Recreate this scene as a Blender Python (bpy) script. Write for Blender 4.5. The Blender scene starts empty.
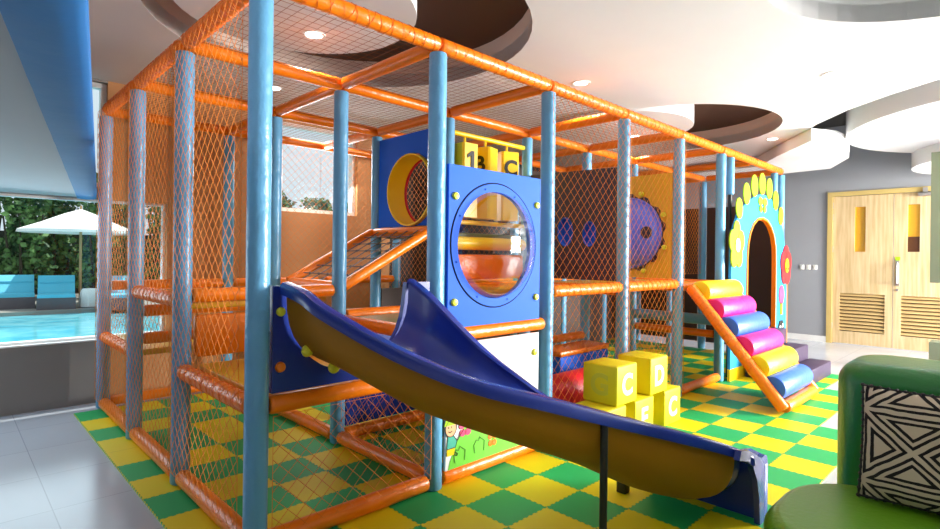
import bpy, bmesh, math, random
from mathutils import Vector, Matrix
random.seed(7)
PI = math.pi
scn = bpy.context.scene
COL = scn.collection
BU, BV = 1.0704, 1.0949          # bay sizes of the play frame along X and along Y
TOP = 2.66                       # height of the top beams
PR, BR = 0.0535, 0.045           # padded post and padded beam radius

# ------------------------------------------------------------------ materials
def srgb(r, g, b):
    f = lambda c: (c/255/12.92) if c/255 <= .04045 else ((c/255+.055)/1.055)**2.4
    return (f(r), f(g), f(b), 1)

def base_mat(name):
    m = bpy.data.materials.new(name); m.use_nodes = True
    nt = m.node_tree
    return m, nt, nt.nodes['Principled BSDF']

def mat(name, col, rough=.45, bump=0., bscale=30., var=.06, vscale=4., spec=.5, metal=0., coat=0.):
    m, nt, p = base_mat(name)
    n, l = nt.nodes, nt.links
    tc = n.new('ShaderNodeTexCoord')
    nz = n.new('ShaderNodeTexNoise'); nz.inputs['Scale'].default_value = vscale; nz.inputs['Detail'].default_value = 3
    l.new(tc.outputs['Object'], nz.inputs['Vector'])
    mp = n.new('ShaderNodeMapRange'); mp.inputs['To Min'].default_value = 1-var; mp.inputs['To Max'].default_value = 1+var
    l.new(nz.outputs['Fac'], mp.inputs['Value'])
    mx = n.new('ShaderNodeMix'); mx.data_type = 'RGBA'; mx.blend_type = 'MULTIPLY'; mx.inputs['Factor'].default_value = 1
    mx.inputs['A'].default_value = col
    l.new(mp.outputs['Result'], mx.inputs['B'])
    l.new(mx.outputs['Result'], p.inputs['Base Color'])
    p.inputs['Roughness'].default_value = rough
    p.inputs['Specular IOR Level'].default_value = spec
    p.inputs['Metallic'].default_value = metal
    p.inputs['Coat Weight'].default_value = coat
    if bump > 0:
        nb = n.new('ShaderNodeTexNoise'); nb.inputs['Scale'].default_value = bscale; nb.inputs['Detail'].default_value = 4
        l.new(tc.outputs['Object'], nb.inputs['Vector'])
        b = n.new('ShaderNodeBump'); b.inputs['Strength'].default_value = bump; b.inputs['Distance'].default_value = .02
        l.new(nb.outputs['Fac'], b.inputs['Height']); l.new(b.outputs['Normal'], p.inputs['Normal'])
    return m

def emis(name, col, s):
    m, nt, p = base_mat(name)
    p.inputs['Base Color'].default_value = col
    p.inputs['Emission Color'].default_value = col
    p.inputs['Emission Strength'].default_value = s
    return m

M = {}
M['post'] = mat('blue_vinyl', srgb(100, 166, 208), .3, .8, 8)
M['beamblue'] = mat('matte_blue_vinyl', srgb(44, 112, 178), .6, .15, 9, spec=.2)
M['orange'] = mat('orange_vinyl', srgb(248, 126, 10), .3, .4, 14)
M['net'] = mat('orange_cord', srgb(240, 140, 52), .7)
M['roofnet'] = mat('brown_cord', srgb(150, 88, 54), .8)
M['lace'] = mat('beam_cord', srgb(236, 118, 30), .7)
M['deckyellow'] = mat('yellow_vinyl', srgb(232, 176, 40), .4, .2)
M['deckolive'] = mat('olive_vinyl', srgb(128, 130, 52), .35, .2)
M['yellow'] = mat('bright_yellow_plastic', srgb(250, 208, 20), .35)
M['knob'] = mat('lemon_plastic', srgb(225, 225, 50), .4)
M['blue'] = mat('bright_blue_plastic', srgb(32, 100, 220), .55, spec=.15)
M['slideblue'] = mat('deep_blue_plastic', srgb(26, 50, 140), .25, coat=.15)
M['under'] = mat('ochre_plastic', srgb(160, 110, 18), .55, spec=.2)
M['black'] = mat('black_metal', srgb(22, 22, 24), .4)
M['white'] = mat('white_print', srgb(236, 236, 238), .5)
M['ink'] = mat('black_ink', srgb(18, 18, 20), .5)
M['grass'] = mat('print_green', srgb(110, 205, 50), .5)
M['skin'] = mat('print_skin', srgb(242, 178, 130), .5)
M['teal'] = mat('print_teal', srgb(60, 170, 150), .5)
M['red'] = mat('red_vinyl', srgb(206, 24, 40), .4)
M['pink'] = mat('print_pink', srgb(228, 70, 120), .5)
M['magenta'] = mat('magenta_vinyl', srgb(222, 24, 130), .42, .3, 14)
M['rollblue'] = mat('royal_blue_vinyl', srgb(44, 100, 214), .42, .3, 14)
M['rollyellow'] = mat('yellow_roll_vinyl', srgb(236, 208, 12), .42, .3, 14)
M['archblue'] = mat('sky_blue_board', srgb(56, 160, 216), .55, spec=.15)
M['lime'] = mat('lime_board', srgb(164, 204, 34), .55, spec=.2)
M['purple'] = mat('dark_purple_vinyl', srgb(62, 48, 74), .5, .1, spec=.3)
M['darkpanel'] = mat('plum_board', srgb(56, 44, 62), .5)
M['brownboard'] = mat('brown_board', srgb(64, 42, 34), .6)
M['bushline'] = mat('print_dark_green', srgb(40, 92, 30), .5)
M['lilac'] = mat('lilac_plastic', srgb(104, 122, 240), .35)
M['block'] = mat('block_yellow_vinyl', srgb(214, 198, 26), .5, .12, 12, spec=.25)
M['blockmark'] = mat('block_olive_print', srgb(196, 190, 40), .5)
M['green'] = mat('green_leather', srgb(22, 112, 40), .3, .12, 40)
M['greenseat'] = mat('lime_green_leather', srgb(92, 144, 22), .35, .12, 40)
M['rope'] = mat('grey_rope', srgb(112, 104, 104), .8)
M['ceil'] = mat('white_plaster', srgb(224, 223, 223), .8, var=.02)
M['recess'] = mat('brown_recess_paint', srgb(74, 48, 32), .6)
M['gold'] = mat('gold_recess_band', srgb(214, 172, 70), .5)
M['tanrim'] = mat('tan_recess_side', srgb(226, 206, 192), .7)
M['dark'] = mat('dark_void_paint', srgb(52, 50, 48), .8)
M['wallgrey'] = mat('grey_wall_paint', srgb(156, 159, 165), .7, var=.03)
M['walltan'] = mat('tan_wall_paint', srgb(206, 150, 98), .7, var=.04)
M['wallgreydark'] = mat('charcoal_wall_paint', srgb(60, 50, 46), .7, var=.04)
M['sillgrey'] = mat('taupe_wall_paint', srgb(146, 142, 138), .7, var=.03)
M['soffit'] = mat('soffit_paint', srgb(158, 158, 166), .6, var=.03)
M['frame'] = mat('white_frame', srgb(232, 232, 230), .4)
M['steel'] = mat('brushed_steel', srgb(190, 190, 190), .3, metal=1)
M['board'] = mat('sage_board', srgb(132, 140, 112), .6)
M['plate'] = mat('white_switch_plastic', srgb(244, 242, 236), .4)
M['lamp'] = emis('lamp_white', (1, .96, .88, 1), 9)
M['louver'] = mat('louver_wood', srgb(196, 166, 112), .5)
M['louverdark'] = mat('louver_gap', srgb(88, 64, 34), .7)
M['wicker'] = mat('grey_wicker', srgb(98, 92, 98), .7, .3, 60)
M['aqua'] = mat('aqua_cushion', srgb(92, 200, 230), .6)
M['canvas'] = mat('white_canvas', srgb(246, 244, 240), .7)
M['wood'] = mat('pole_wood', srgb(190, 150, 105), .6)
M['terrace'] = mat('terrace_stone', srgb(150, 145, 138), .7, var=.1)
M['bark'] = mat('bark', srgb(70, 62, 48), .9)
M['fence'] = mat('garden_wall', srgb(60, 66, 60), .9, var=.2)
M['ochrepane'] = mat('amber_pane', srgb(214, 158, 40), .2)
M['panereflection'] = mat('brown_pane_reflection', srgb(84, 48, 22), .3)
M['doorframe'] = mat('door_frame_wood', srgb(206, 180, 112), .45)

def leaf_mat():
    m, nt, p = base_mat('hedge_leaf'); n, l = nt.nodes, nt.links
    tc = n.new('ShaderNodeTexCoord'); nz = n.new('ShaderNodeTexNoise'); nz.inputs['Scale'].default_value = 3.2; nz.inputs['Detail'].default_value = 6
    l.new(tc.outputs['Object'], nz.inputs['Vector'])
    cr = n.new('ShaderNodeValToRGB'); cr.color_ramp.elements[0].position = .35; cr.color_ramp.elements[1].position = .7
    cr.color_ramp.elements[0].color = srgb(38, 76, 44); cr.color_ramp.elements[1].color = srgb(120, 164, 86)
    l.new(nz.outputs['Fac'], cr.inputs['Fac']); l.new(cr.outputs['Color'], p.inputs['Base Color'])
    p.inputs['Roughness'].default_value = .6
    return m
M['leaf'] = leaf_mat()

def wood_mat():
    m, nt, p = base_mat('pale_oak_veneer'); n, l = nt.nodes, nt.links
    tc = n.new('ShaderNodeTexCoord'); mp = n.new('ShaderNodeMapping'); mp.inputs['Scale'].default_value = (18, 18, 1.1)
    l.new(tc.outputs['Object'], mp.inputs['Vector'])
    nz = n.new('ShaderNodeTexNoise'); nz.inputs['Scale'].default_value = 1.6; nz.inputs['Detail'].default_value = 8
    l.new(mp.outputs['Vector'], nz.inputs['Vector'])
    cr = n.new('ShaderNodeValToRGB'); cr.color_ramp.elements[0].position = .3; cr.color_ramp.elements[1].position = .75
    cr.color_ramp.elements[0].color = srgb(196, 166, 118); cr.color_ramp.elements[1].color = srgb(228, 204, 162)
    l.new(nz.outputs['Fac'], cr.inputs['Fac']); l.new(cr.outputs['Color'], p.inputs['Base Color'])
    p.inputs['Roughness'].default_value = .4
    return m
M['oak'] = wood_mat()

def floor_mat():
    m, nt, p = base_mat('polished_grey_tile'); n, l = nt.nodes, nt.links
    tc = n.new('ShaderNodeTexCoord')
    br = n.new('ShaderNodeTexBrick'); br.offset = 0; br.inputs['Scale'].default_value = 1
    br.inputs['Brick Width'].default_value = .6; br.inputs['Row Height'].default_value = .6; br.inputs['Mortar Size'].default_value = .003
    br.inputs['Color1'].default_value = srgb(190, 194, 202); br.inputs['Color2'].default_value = srgb(184, 188, 197); br.inputs['Mortar'].default_value = srgb(160, 164, 172)
    l.new(tc.outputs['Object'], br.inputs['Vector'])
    nz = n.new('ShaderNodeTexNoise'); nz.inputs['Scale'].default_value = 1.5; nz.inputs['Detail'].default_value = 5
    l.new(tc.outputs['Object'], nz.inputs['Vector'])
    mp = n.new('ShaderNodeMapRange'); mp.inputs['To Min'].default_value = .92; mp.inputs['To Max'].default_value = 1.06
    l.new(nz.outputs['Fac'], mp.inputs['Value'])
    mx = n.new('ShaderNodeMix'); mx.data_type = 'RGBA'; mx.blend_type = 'MULTIPLY'; mx.inputs['Factor'].default_value = 1
    l.new(br.outputs['Color'], mx.inputs['A']); l.new(mp.outputs['Result'], mx.inputs['B'])
    l.new(mx.outputs['Result'], p.inputs['Base Color'])
    p.inputs['Roughness'].default_value = .2
    return m
M['floor'] = floor_mat()

def mat_tiles():
    # interlocking foam tiles, 0.32 m, green and yellow, with a toothed seam
    m, nt, p = base_mat('foam_tile_check'); n, l = nt.nodes, nt.links
    def math_(op, a, b=None, c=None):
        k = n.new('ShaderNodeMath'); k.operation = op
        for i, v in enumerate((a, b, c)):
            if v is None: continue
            if isinstance(v, (int, float)): k.inputs[i].default_value = v
            else: l.new(v, k.inputs[i])
        return k.outputs[0]
    tc = n.new('ShaderNodeTexCoord'); sp = n.new('ShaderNodeSeparateXYZ'); l.new(tc.outputs['Object'], sp.inputs[0])
    S = .32
    # teeth: square wave displacement of the seam
    tx = math_('MULTIPLY', math_('SIGN', math_('SINE', math_('MULTIPLY', sp.outputs['Y'], 2*PI/.04))), .0032)
    ty = math_('MULTIPLY', math_('SIGN', math_('SINE', math_('MULTIPLY', sp.outputs['X'], 2*PI/.04))), .0032)
    u = math_('DIVIDE', math_('ADD', math_('ADD', sp.outputs['X'], tx), .22), S)
    v = math_('DIVIDE', math_('ADD', math_('ADD', sp.outputs['Y'], ty), -.03), S)
    iu, iv = math_('FLOOR', u), math_('FLOOR', v)
    flip = math_('GREATER_THAN', iv, 5.5)
    par = math_('FLOORED_MODULO', math_('ADD', math_('ADD', iu, iv), flip), 2)
    fu, fv = math_('FRACT', u), math_('FRACT', v)
    eu = math_('MINIMUM', fu, math_('SUBTRACT', 1, fu)); ev = math_('MINIMUM', fv, math_('SUBTRACT', 1, fv))
    seam = math_('LESS_THAN', math_('MINIMUM', eu, ev), .008)
    mx = n.new('ShaderNodeMix'); mx.data_type = 'RGBA'
    mx.inputs['A'].default_value = srgb(42, 172, 96); mx.inputs['B'].default_value = srgb(232, 208, 20)
    p.inputs['Specular IOR Level'].default_value = .25
    l.new(par, mx.inputs['Factor'])
    m2 = n.new('ShaderNodeMix'); m2.data_type = 'RGBA'; m2.blend_type = 'MULTIPLY'
    l.new(math_('MULTIPLY', seam, .35), m2.inputs['Factor'])
    l.new(mx.outputs['Result'], m2.inputs['A']); m2.inputs['B'].default_value = (.2, .2, .1, 1)
    l.new(m2.outputs['Result'], p.inputs['Base Color'])
    p.inputs['Roughness'].default_value = .5
    nb = n.new('ShaderNodeTexNoise'); nb.inputs['Scale'].default_value = 180
    l.new(tc.outputs['Object'], nb.inputs['Vector'])
    b = n.new('ShaderNodeBump'); b.inputs['Strength'].default_value = .15; b.inputs['Distance'].default_value = .004
    l.new(nb.outputs['Fac'], b.inputs['Height']); l.new(b.outputs['Normal'], p.inputs['Normal'])
    return m
M['foam'] = mat_tiles()

def cushion_mat():
    m, nt, p = base_mat('triangle_print_cloth'); n, l = nt.nodes, nt.links
    def math_(op, a, b=None):
        k = n.new('ShaderNodeMath'); k.operation = op
        for i, v in enumerate((a, b)):
            if v is None: continue
            if isinstance(v, (int, float)): k.inputs[i].default_value = v
            else: l.new(v, k.inputs[i])
        return k.outputs[0]
    tc = n.new('ShaderNodeTexCoord')
    nz = n.new('ShaderNodeTexNoise'); nz.inputs['Scale'].default_value = 14
    l.new(tc.outputs['Object'], nz.inputs['Vector'])
    vm = n.new('ShaderNodeVectorMath'); vm.operation = 'MULTIPLY_ADD'
    l.new(nz.outputs['Color'], vm.inputs[0]); vm.inputs[1].default_value = (.012,)*3
    l.new(tc.outputs['Object'], vm.inputs[2])
    sp = n.new('ShaderNodeSeparateXYZ'); l.new(vm.outputs[0], sp.inputs[0])
    W, WZ = .36, .30
    fu = math_('ABSOLUTE', math_('SUBTRACT', math_('MULTIPLY', math_('FRACT', math_('ADD', math_('DIVIDE', sp.outputs['Y'], W), .34)), 2), 1))
    fv = math_('ABSOLUTE', math_('SUBTRACT', math_('MULTIPLY', math_('FRACT', math_('ADD', math_('DIVIDE', sp.outputs['Z'], WZ), .52)), 2), 1))
    hi, lo = math_('MAXIMUM', fu, fv), math_('MINIMUM', fu, fv)
    d = math_('MINIMUM', math_('SUBTRACT', 1, hi), math_('MULTIPLY', math_('SUBTRACT', hi, lo), .7071))
    def band(a, b): return math_('MULTIPLY', math_('GREATER_THAN', d, a), math_('LESS_THAN', d, b))
    k = math_('ADD', band(.055, .125), band(.20, .275))
    mx = n.new('ShaderNodeMix'); mx.data_type = 'RGBA'
    mx.inputs['A'].default_value = srgb(198, 182, 156); mx.inputs['B'].default_value = srgb(24, 20, 20)
    l.new(k, mx.inputs['Factor']); l.new(mx.outputs['Result'], p.inputs['Base Color'])
    p.inputs['Roughness'].default_value = 1.05
    nb = n.new('ShaderNodeTexNoise'); nb.inputs['Scale'].default_value = 300
    l.new(tc.outputs['Object'], nb.inputs['Vector'])
    b = n.new('ShaderNodeBump'); b.inputs['Strength'].default_value = .4; b.inputs['Distance'].default_value = .004
    l.new(nb.outputs['Fac'], b.inputs['Height']); l.new(b.outputs['Normal'], p.inputs['Normal'])
    return m
M['cushion'] = cushion_mat()

def glass_mat(name, tint, alpha):
    # a clear sheet: mostly see-through with a glossy face
    m = bpy.data.materials.new(name); m.use_nodes = True; nt = m.node_tree; n, l = nt.nodes, nt.links
    for x in list(n): n.remove(x)
    out = n.new('ShaderNodeOutputMaterial'); tr = n.new('ShaderNodeBsdfTransparent'); tr.inputs[0].default_value = tint
    gl = n.new('ShaderNodeBsdfGlossy'); gl.inputs['Roughness'].default_value = .06
    lw = n.new('ShaderNodeLayerWeight'); lw.inputs['Blend'].default_value = .25
    mp = n.new('ShaderNodeMapRange'); mp.inputs['To Min'].default_value = alpha; mp.inputs['To Max'].default_value = alpha+.45
    l.new(lw.outputs['Facing'], mp.inputs['Value'])
    mx = n.new('ShaderNodeMixShader'); l.new(mp.outputs['Result'], mx.inputs[0]); l.new(tr.outputs[0], mx.inputs[1]); l.new(gl.outputs[0], mx.inputs[2])
    l.new(mx.outputs[0], out.inputs[0])
    return m
M['glass'] = glass_mat('window_glass', (.96, .99, .98, 1), .012)
M['bubble'] = glass_mat('clear_bubble_plastic', (.96, .96, .98, 1), .05)

def water_mat():
    m, nt, p = base_mat('pool_water'); n, l = nt.nodes, nt.links
    tc = n.new('ShaderNodeTexCoord'); nz = n.new('ShaderNodeTexNoise'); nz.inputs['Scale'].default_value = 2.2; nz.inputs['Detail'].default_value = 4
    l.new(tc.outputs['Object'], nz.inputs['Vector'])
    cr = n.new('ShaderNodeValToRGB'); cr.color_ramp.elements[0].position = .35; cr.color_ramp.elements[1].position = .7
    cr.color_ramp.elements[0].color = srgb(84, 190, 216); cr.color_ramp.elements[1].color = srgb(140, 222, 236)
    l.new(nz.outputs['Fac'], cr.inputs['Fac']); l.new(cr.outputs['Color'], p.inputs['Base Color'])
    p.inputs['Roughness'].default_value = .08
    b = n.new('ShaderNodeBump'); b.inputs['Strength'].default_value = .2; b.inputs['Distance'].default_value = .03
    l.new(nz.outputs['Fac'], b.inputs['Height']); l.new(b.outputs['Normal'], p.inputs['Normal'])
    return m
M['water'] = water_mat()

# ------------------------------------------------------------------ mesh helper
def V3(p): return Vector((p[0], p[1], p[2]))

class MB:
    def __init__(self): self.v = []; self.f = []
    def add(self, vs, fs):
        o = len(self.v)
        self.v += [tuple(x) for x in vs]; self.f += [tuple(i+o for i in f) for f in fs]
        return self
    def box(self, a, b, bev=0, seg=2):
        (x0, y0, z0), (x1, y1, z1) = a, b
        if bev <= 0:
            vs = [(x0,y0,z0),(x1,y0,z0),(x1,y1,z0),(x0,y1,z0),(x0,y0,z1),(x1,y0,z1),(x1,y1,z1),(x0,y1,z1)]
            return self.add(vs, [(0,3,2,1),(4,5,6,7),(0,1,5,4),(1,2,6,5),(2,3,7,6),(3,0,4,7)])
        bm = bmesh.new(); bmesh.ops.create_cube(bm, size=1)
        for q in bm.verts: q.co = Vector(((x0+x1)/2+q.co.x*(x1-x0), (y0+y1)/2+q.co.y*(y1-y0), (z0+z1)/2+q.co.z*(z1-z0)))
        bmesh.ops.bevel(bm, geom=list(bm.edges), offset=bev, segments=seg, profile=.5, affect='EDGES')
        return self.bm(bm)
    def bm(self, bm, mtx=None):
        bm.verts.ensure_lookup_table(); bm.verts.index_update()
        vs = [(mtx @ q.co if mtx else q.co) for q in bm.verts]
        fs = [[q.index for q in f.verts] for f in bm.faces]
        self.add(vs, fs); bm.free(); return self
    def tube(self, pts, r, n=12, cap=True, twist=0):
        pts = [V3(p) for p in pts]; k = len(pts)
        rs = r if isinstance(r, (list, tuple)) else [r]*k
        t0 = (pts[1]-pts[0]).normalized()
        ref = Vector((0, 0, 1)) if abs(t0.z) < .9 else Vector((1, 0, 0))
        nrm = t0.cross(ref).normalized(); vs = []
        for i, p in enumerate(pts):
            t = ((pts[min(i+1, k-1)]-pts[max(i-1, 0)])).normalized()
            nrm = (nrm-t*nrm.dot(t)).normalized(); bi = t.cross(nrm)
            for j in range(n):
                a = 2*PI*j/n+twist
                vs.append(p+(nrm*math.cos(a)+bi*math.sin(a))*rs[i])
        fs = []
        for i in range(k-1):
            for j in range(n):
                a, b = i*n+j, i*n+(j+1) % n
                fs.append((a, a+n, b+n, b))
        if cap: fs += [tuple(range(n)), tuple(reversed(range((k-1)*n, k*n)))]
        return self.add(vs, fs)
    def pad(self, a, b, r, n=16, e=.012, wob=0.):
        # a padded bar with softly rounded ends and a slightly lumpy skin
        a, b = V3(a), V3(b); d = (b-a); L = d.length; d.normalize()
        pts = [a, a+d*e*.4, a+d*e]; rs = [r*.8, r*.95, r]
        k = max(2, int(L/.16))
        for i in range(1, k):
            pts.append(a+d*(e+(L-2*e)*i/k)); rs.append(r*(1+random.uniform(-wob, wob)))
        pts += [b-d*e, b-d*e*.4, b]; rs += [r, r*.95, r*.8]
        return self.tube(pts, rs, n)
    def lathe(self, prof, c, n=24, axis='z', cap=True):
        vs = []
        for (r, h) in prof:
            for j in range(n):
                a = 2*PI*j/n; x, y = r*math.cos(a), r*math.sin(a)
                p = {'z': (x, y, h), 'y': (x, h, y), 'x': (h, x, y)}[axis]
                vs.append((c[0]+p[0], c[1]+p[1], c[2]+p[2]))
        fs = []
        for i in range(len(prof)-1):
            for j in range(n):
                a, b = i*n+j, i*n+(j+1) % n
                fs.append((a, b, b+n, a+n))
        if cap: fs += [tuple(reversed(range(n))), tuple(range((len(prof)-1)*n, len(prof)*n))]
        return self.add(vs, fs)
    def prism(self, poly, f, holes=()):
        # poly (and holes) are 2-D outlines, f(u, v, s) maps to 3-D with s = 0 or 1 (the two faces)
        bm = bmesh.new()
        for s in (0, 1):
            edges = []
            for loop in [poly]+list(holes):
                vv = [bm.verts.new(f(u, w, s)) for u, w in loop]
                edges += [bm.edges.new((vv[i], vv[(i+1) % len(vv)])) for i in range(len(vv))]
            bmesh.ops.triangle_fill(bm, use_beauty=True, use_dissolve=False, edges=edges)
        bm.verts.ensure_lookup_table(); tot = sum(len(q) for q in [poly]+list(holes)); o = 0
        for loop in [poly]+list(holes):
            k = len(loop)
            for i in range(k):
                a, b = o+i, o+(i+1) % k
                bm.faces.new((bm.verts[a], bm.verts[b], bm.verts[b+tot], bm.verts[a+tot]))
            o += k
        bmesh.ops.recalc_face_normals(bm, faces=bm.faces)
        return self.bm(bm)
    def grid(self, rows, close=False):
        k, n = len(rows), len(rows[0]); vs = [p for r in rows for p in r]; fs = []
        for i in range(k-1):
            for j in range(n if close else n-1):
                a, b = i*n+j, i*n+(j+1) % n
                fs.append((a, b, b+n, a+n))
        return self.add(vs, fs)
    def ball(self, c, r, sx=1, sy=1, sz=1, n=12):
        bm = bmesh.new(); bmesh.ops.create_uvsphere(bm, u_segments=n*2, v_segments=n, radius=r)
        return self.bm(bm, Matrix.Translation(V3(c)) @ Matrix.Diagonal((sx, sy, sz, 1)))
    def build(self, name, m, parent=None, smooth=True, fix=True, loc=None):
        org = Vector((0, 0, 0))
        q = parent
        while q is not None: org += q.location; q = q.parent
        if parent is None and loc is not None: org = V3(loc)
        me = bpy.data.meshes.new(name)
        me.from_pydata([(Vector(p)-org) for p in self.v], [], self.f)
        if fix:
            bm = bmesh.new(); bm.from_mesh(me); bmesh.ops.recalc_face_normals(bm, faces=bm.faces); bm.to_mesh(me); bm.free()
        if smooth:
            for p in me.polygons: p.use_smooth = True
            try: me.set_sharp_from_angle(angle=math.radians(38))
            except Exception: pass
        me.materials.append(M[m] if isinstance(m, str) else m)
        o = bpy.data.objects.new(name, me); COL.objects.link(o)
        if parent is not None: o.parent = parent
        elif loc is not None: o.location = org
        return o

def tag(o, label=None, cat=None, group=None, kind=None):
    if label: o['label'] = label
    if cat: o['category'] = cat
    if group: o['group'] = group
    if kind: o['kind'] = kind
    return o
def thing(name, loc, label, cat, group=None):
    o = bpy.data.objects.new(name, None); o.empty_display_size = .1
    COL.objects.link(o); o.location = loc
    return tag(o, label, cat, group)
def struct(name, mb, m, **k):
    o = mb.build(name, m, smooth=k.pop('smooth', False)); o['kind'] = 'structure'; return o
def circle(cx, cy, r, n=48, a0=0., a1=2*PI, ry=None):
    ry = r if ry is None else ry
    return [(cx+r*math.cos(a0+(a1-a0)*i/n), cy+ry*math.sin(a0+(a1-a0)*i/n)) for i in range(n)]
def text_mesh(s, size, depth, mtx, name, m, parent):
    cu = bpy.data.curves.new(name, 'FONT'); cu.body = s; cu.size = size; cu.extrude = depth/2; cu.offset = size*.03
    cu.align_x = 'CENTER'; cu.align_y = 'CENTER'
    ob = bpy.data.objects.new('tmp', cu); COL.objects.link(ob)
    bpy.context.view_layer.update()
    me = bpy.data.meshes.new_from_object(ob.evaluated_get(bpy.context.evaluated_depsgraph_get()))
    bpy.data.objects.remove(ob); bpy.data.curves.remove(cu)
    org = Vector((0, 0, 0)); q = parent
    while q is not None: org += q.location; q = q.parent
    xs = [v.co.x for v in me.vertices]; ys = [v.co.y for v in me.vertices]
    cx, cy = (min(xs)+max(xs))/2, (min(ys)+max(ys))/2
    for v in me.vertices: v.co = (mtx @ Vector((v.co.x-cx, v.co.y-cy, v.co.z)))-org
    me.name = name; me.materials.clear(); me.materials.append(M[m])
    o = bpy.data.objects.new(name, me); COL.objects.link(o); o.parent = parent
    return o
# frames for lettering and prints: text x/y/z -> world
def face_front(x, y, z):   # on a face that looks along -Y
    return Matrix(((1, 0, 0, x), (0, 0, -1, y), (0, 1, 0, z), (0, 0, 0, 1)))
def face_left(x, y, z):    # on a face that looks along -X
    return Matrix(((0, 0, -1, x), (-1, 0, 0, y), (0, 1, 0, z), (0, 0, 0, 1)))

def net_lines(mb, o, eu, ev, W, H, cell=.088, r=.0016, square=False, jit=.004):
    # cords of a knotted net in the rectangle o + u*eu + v*ev
    o, eu, ev = V3(o), V3(eu).normalized(), V3(ev).normalized()
    segs = []
    if square:
        k = int(W/cell)
        for i in range(k+1): u = W*i/k; segs.append(((u, 0), (u, H)))
        k = int(H/cell)
        for i in range(k+1): v = H*i/k; segs.append(((0, v), (W, v)))
    else:
        c = -H
        while c < W:
            u0, u1 = max(0, c), min(W, c+H)
            if u1-u0 > .01:
                d = random.uniform(-jit, jit); segs.append(((u0, u0-c), (u1, u1-c+d*0)))
            c += cell
        c = 0
        while c < W+H:
            u0, u1 = max(0, c-H), min(W, c)
            if u1-u0 > .01: segs.append(((u0, c-u0), (u1, c-u1)))
            c += cell
        segs += [((0, 0), (W, 0)), ((0, H), (W, H)), ((0, 0), (0, H)), ((W, 0), (W, H))]
    for a, b in segs:
        mb.tube([o+eu*a[0]+ev*a[1], o+eu*b[0]+ev*b[1]], r, 3, cap=False)

def helix(mb, a, b, R, pitch, r=.0018, n=9, ph=0, sgn=1):
    a, b = V3(a), V3(b); d = b-a; L = d.length; d.normalize()
    ref = Vector((0, 0, 1)) if abs(d.z) < .9 else Vector((1, 0, 0))
    e1 = d.cross(ref).normalized(); e2 = d.cross(e1)
    k = int(L/pitch*n); pts = []
    for i in range(k+1):
        t = L*i/k; an = sgn*2*PI*t/pitch+ph
        pts.append(a+d*t+(e1*math.cos(an)+e2*math.sin(an))*R)
    mb.tube(pts, r, 3, cap=False)

# ------------------------------------------------------------------ camera
f_px = 543.13; yaw = .7995; roll = .01259
cy_, sy_ = math.cos(yaw), math.sin(yaw)
CAM = Vector((-1.04196, -2.46648, 1.4))
Fw = Vector((cy_, sy_, 0)); Rt = Vector((sy_, -cy_, 0)); Up = Vector((0, 0, 1))
cr_, sr_ = math.cos(roll), math.sin(roll)
Rc = Rt*cr_+Up*sr_; Uc = Up*cr_-Rt*sr_
cam = bpy.data.cameras.new('camera'); cam.sensor_width = 36; cam.lens = f_px*36/940; cam.shift_y = -8/940
cam.clip_start = .05; cam.clip_end = 200
co = bpy.data.objects.new('camera', cam); COL.objects.link(co)
co.matrix_world = Matrix(((Rc.x, Uc.x, -Fw.x, CAM.x), (Rc.y, Uc.y, -Fw.y, CAM.y), (Rc.z, Uc.z, -Fw.z, CAM.z), (0, 0, 0, 1)))
scn.camera = co

# ------------------------------------------------------------------ the room
WY = 3.56; CZ = 3.0; WX = 9.9
XL, YB = -4.2, -7.0
struct('floor', MB().box((XL, YB, -.12), (WX+.2, WY+.2, 0)), 'floor')

# window wall (behind the play frame): openings for the pool window and the upper window
def pf_y(y0, y1): return lambda u, w, s: (u, y0 if s == 0 else y1, w)
HZ = 3.7
struct('wall_back', MB().prism([(-.8+.86, .0), (3.3, 0), (3.3, HZ), (.06, HZ), (.06, 2.98), (.06, 1.89), (.575, 1.89), (.575, .585), (.06, .585)], pf_y(WY, WY+.18),
       holes=[[(1.75, 1.9), (2.78, 1.9), (2.78, 2.95), (1.75, 2.95)]]), 'walltan')
struct('wall_back', MB().box((XL, WY, 0), (.06, WY+.18, .585)), 'sillgrey')
struct('wall_back', MB().box((3.3, WY, 0), (WX+.2, WY+.18, HZ)), 'wallgreydark')
struct('wall_back', MB().box((XL, WY, 1.89), (-.12, WY+.18, HZ)).box((-.12, WY, 1.89), (.06, WY+.18, 2.0)).box((-.12, WY, 2.98), (.06, WY+.18, HZ)), 'sillgrey')
def window(n, x0, x1, z0, z1, muls=()):
    fr = MB(); t = .045 if n > 1 else .022
    fr.box((x0, WY+.05, z0), (x1, WY+.13, z0+t)).box((x0, WY+.05, z1-t), (x1, WY+.13, z1)).box((x0, WY+.05, z0+t), (x0+t, WY+.13, z1-t)).box((x1-t, WY+.05, z0+t), (x1, WY+.13, z1-t))
    for m_ in muls: fr.box((m_-.02, WY+.05, z0+t), (m_+.02, WY+.13, z1-t))
    w = fr.build('window_%d' % n, 'frame', smooth=False); w['kind'] = 'structure'
    g = MB().box((x0+t, WY+.085, z0+t), (x1-t, WY+.093, z1-t)).build('pane', 'glass', w, smooth=False)
    return w
window(1, XL+.02, .573, .587, 1.888, (-3.0, -1.5))
window(2, 1.752, 2.778, 1.902, 2.948)
window(3, -.118, .058, 2.002, 2.978)
struct('trim_1', MB().box((XL, WY-.008, .574), (.575, WY+.05, .587)), 'frame')     # window sill

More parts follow.
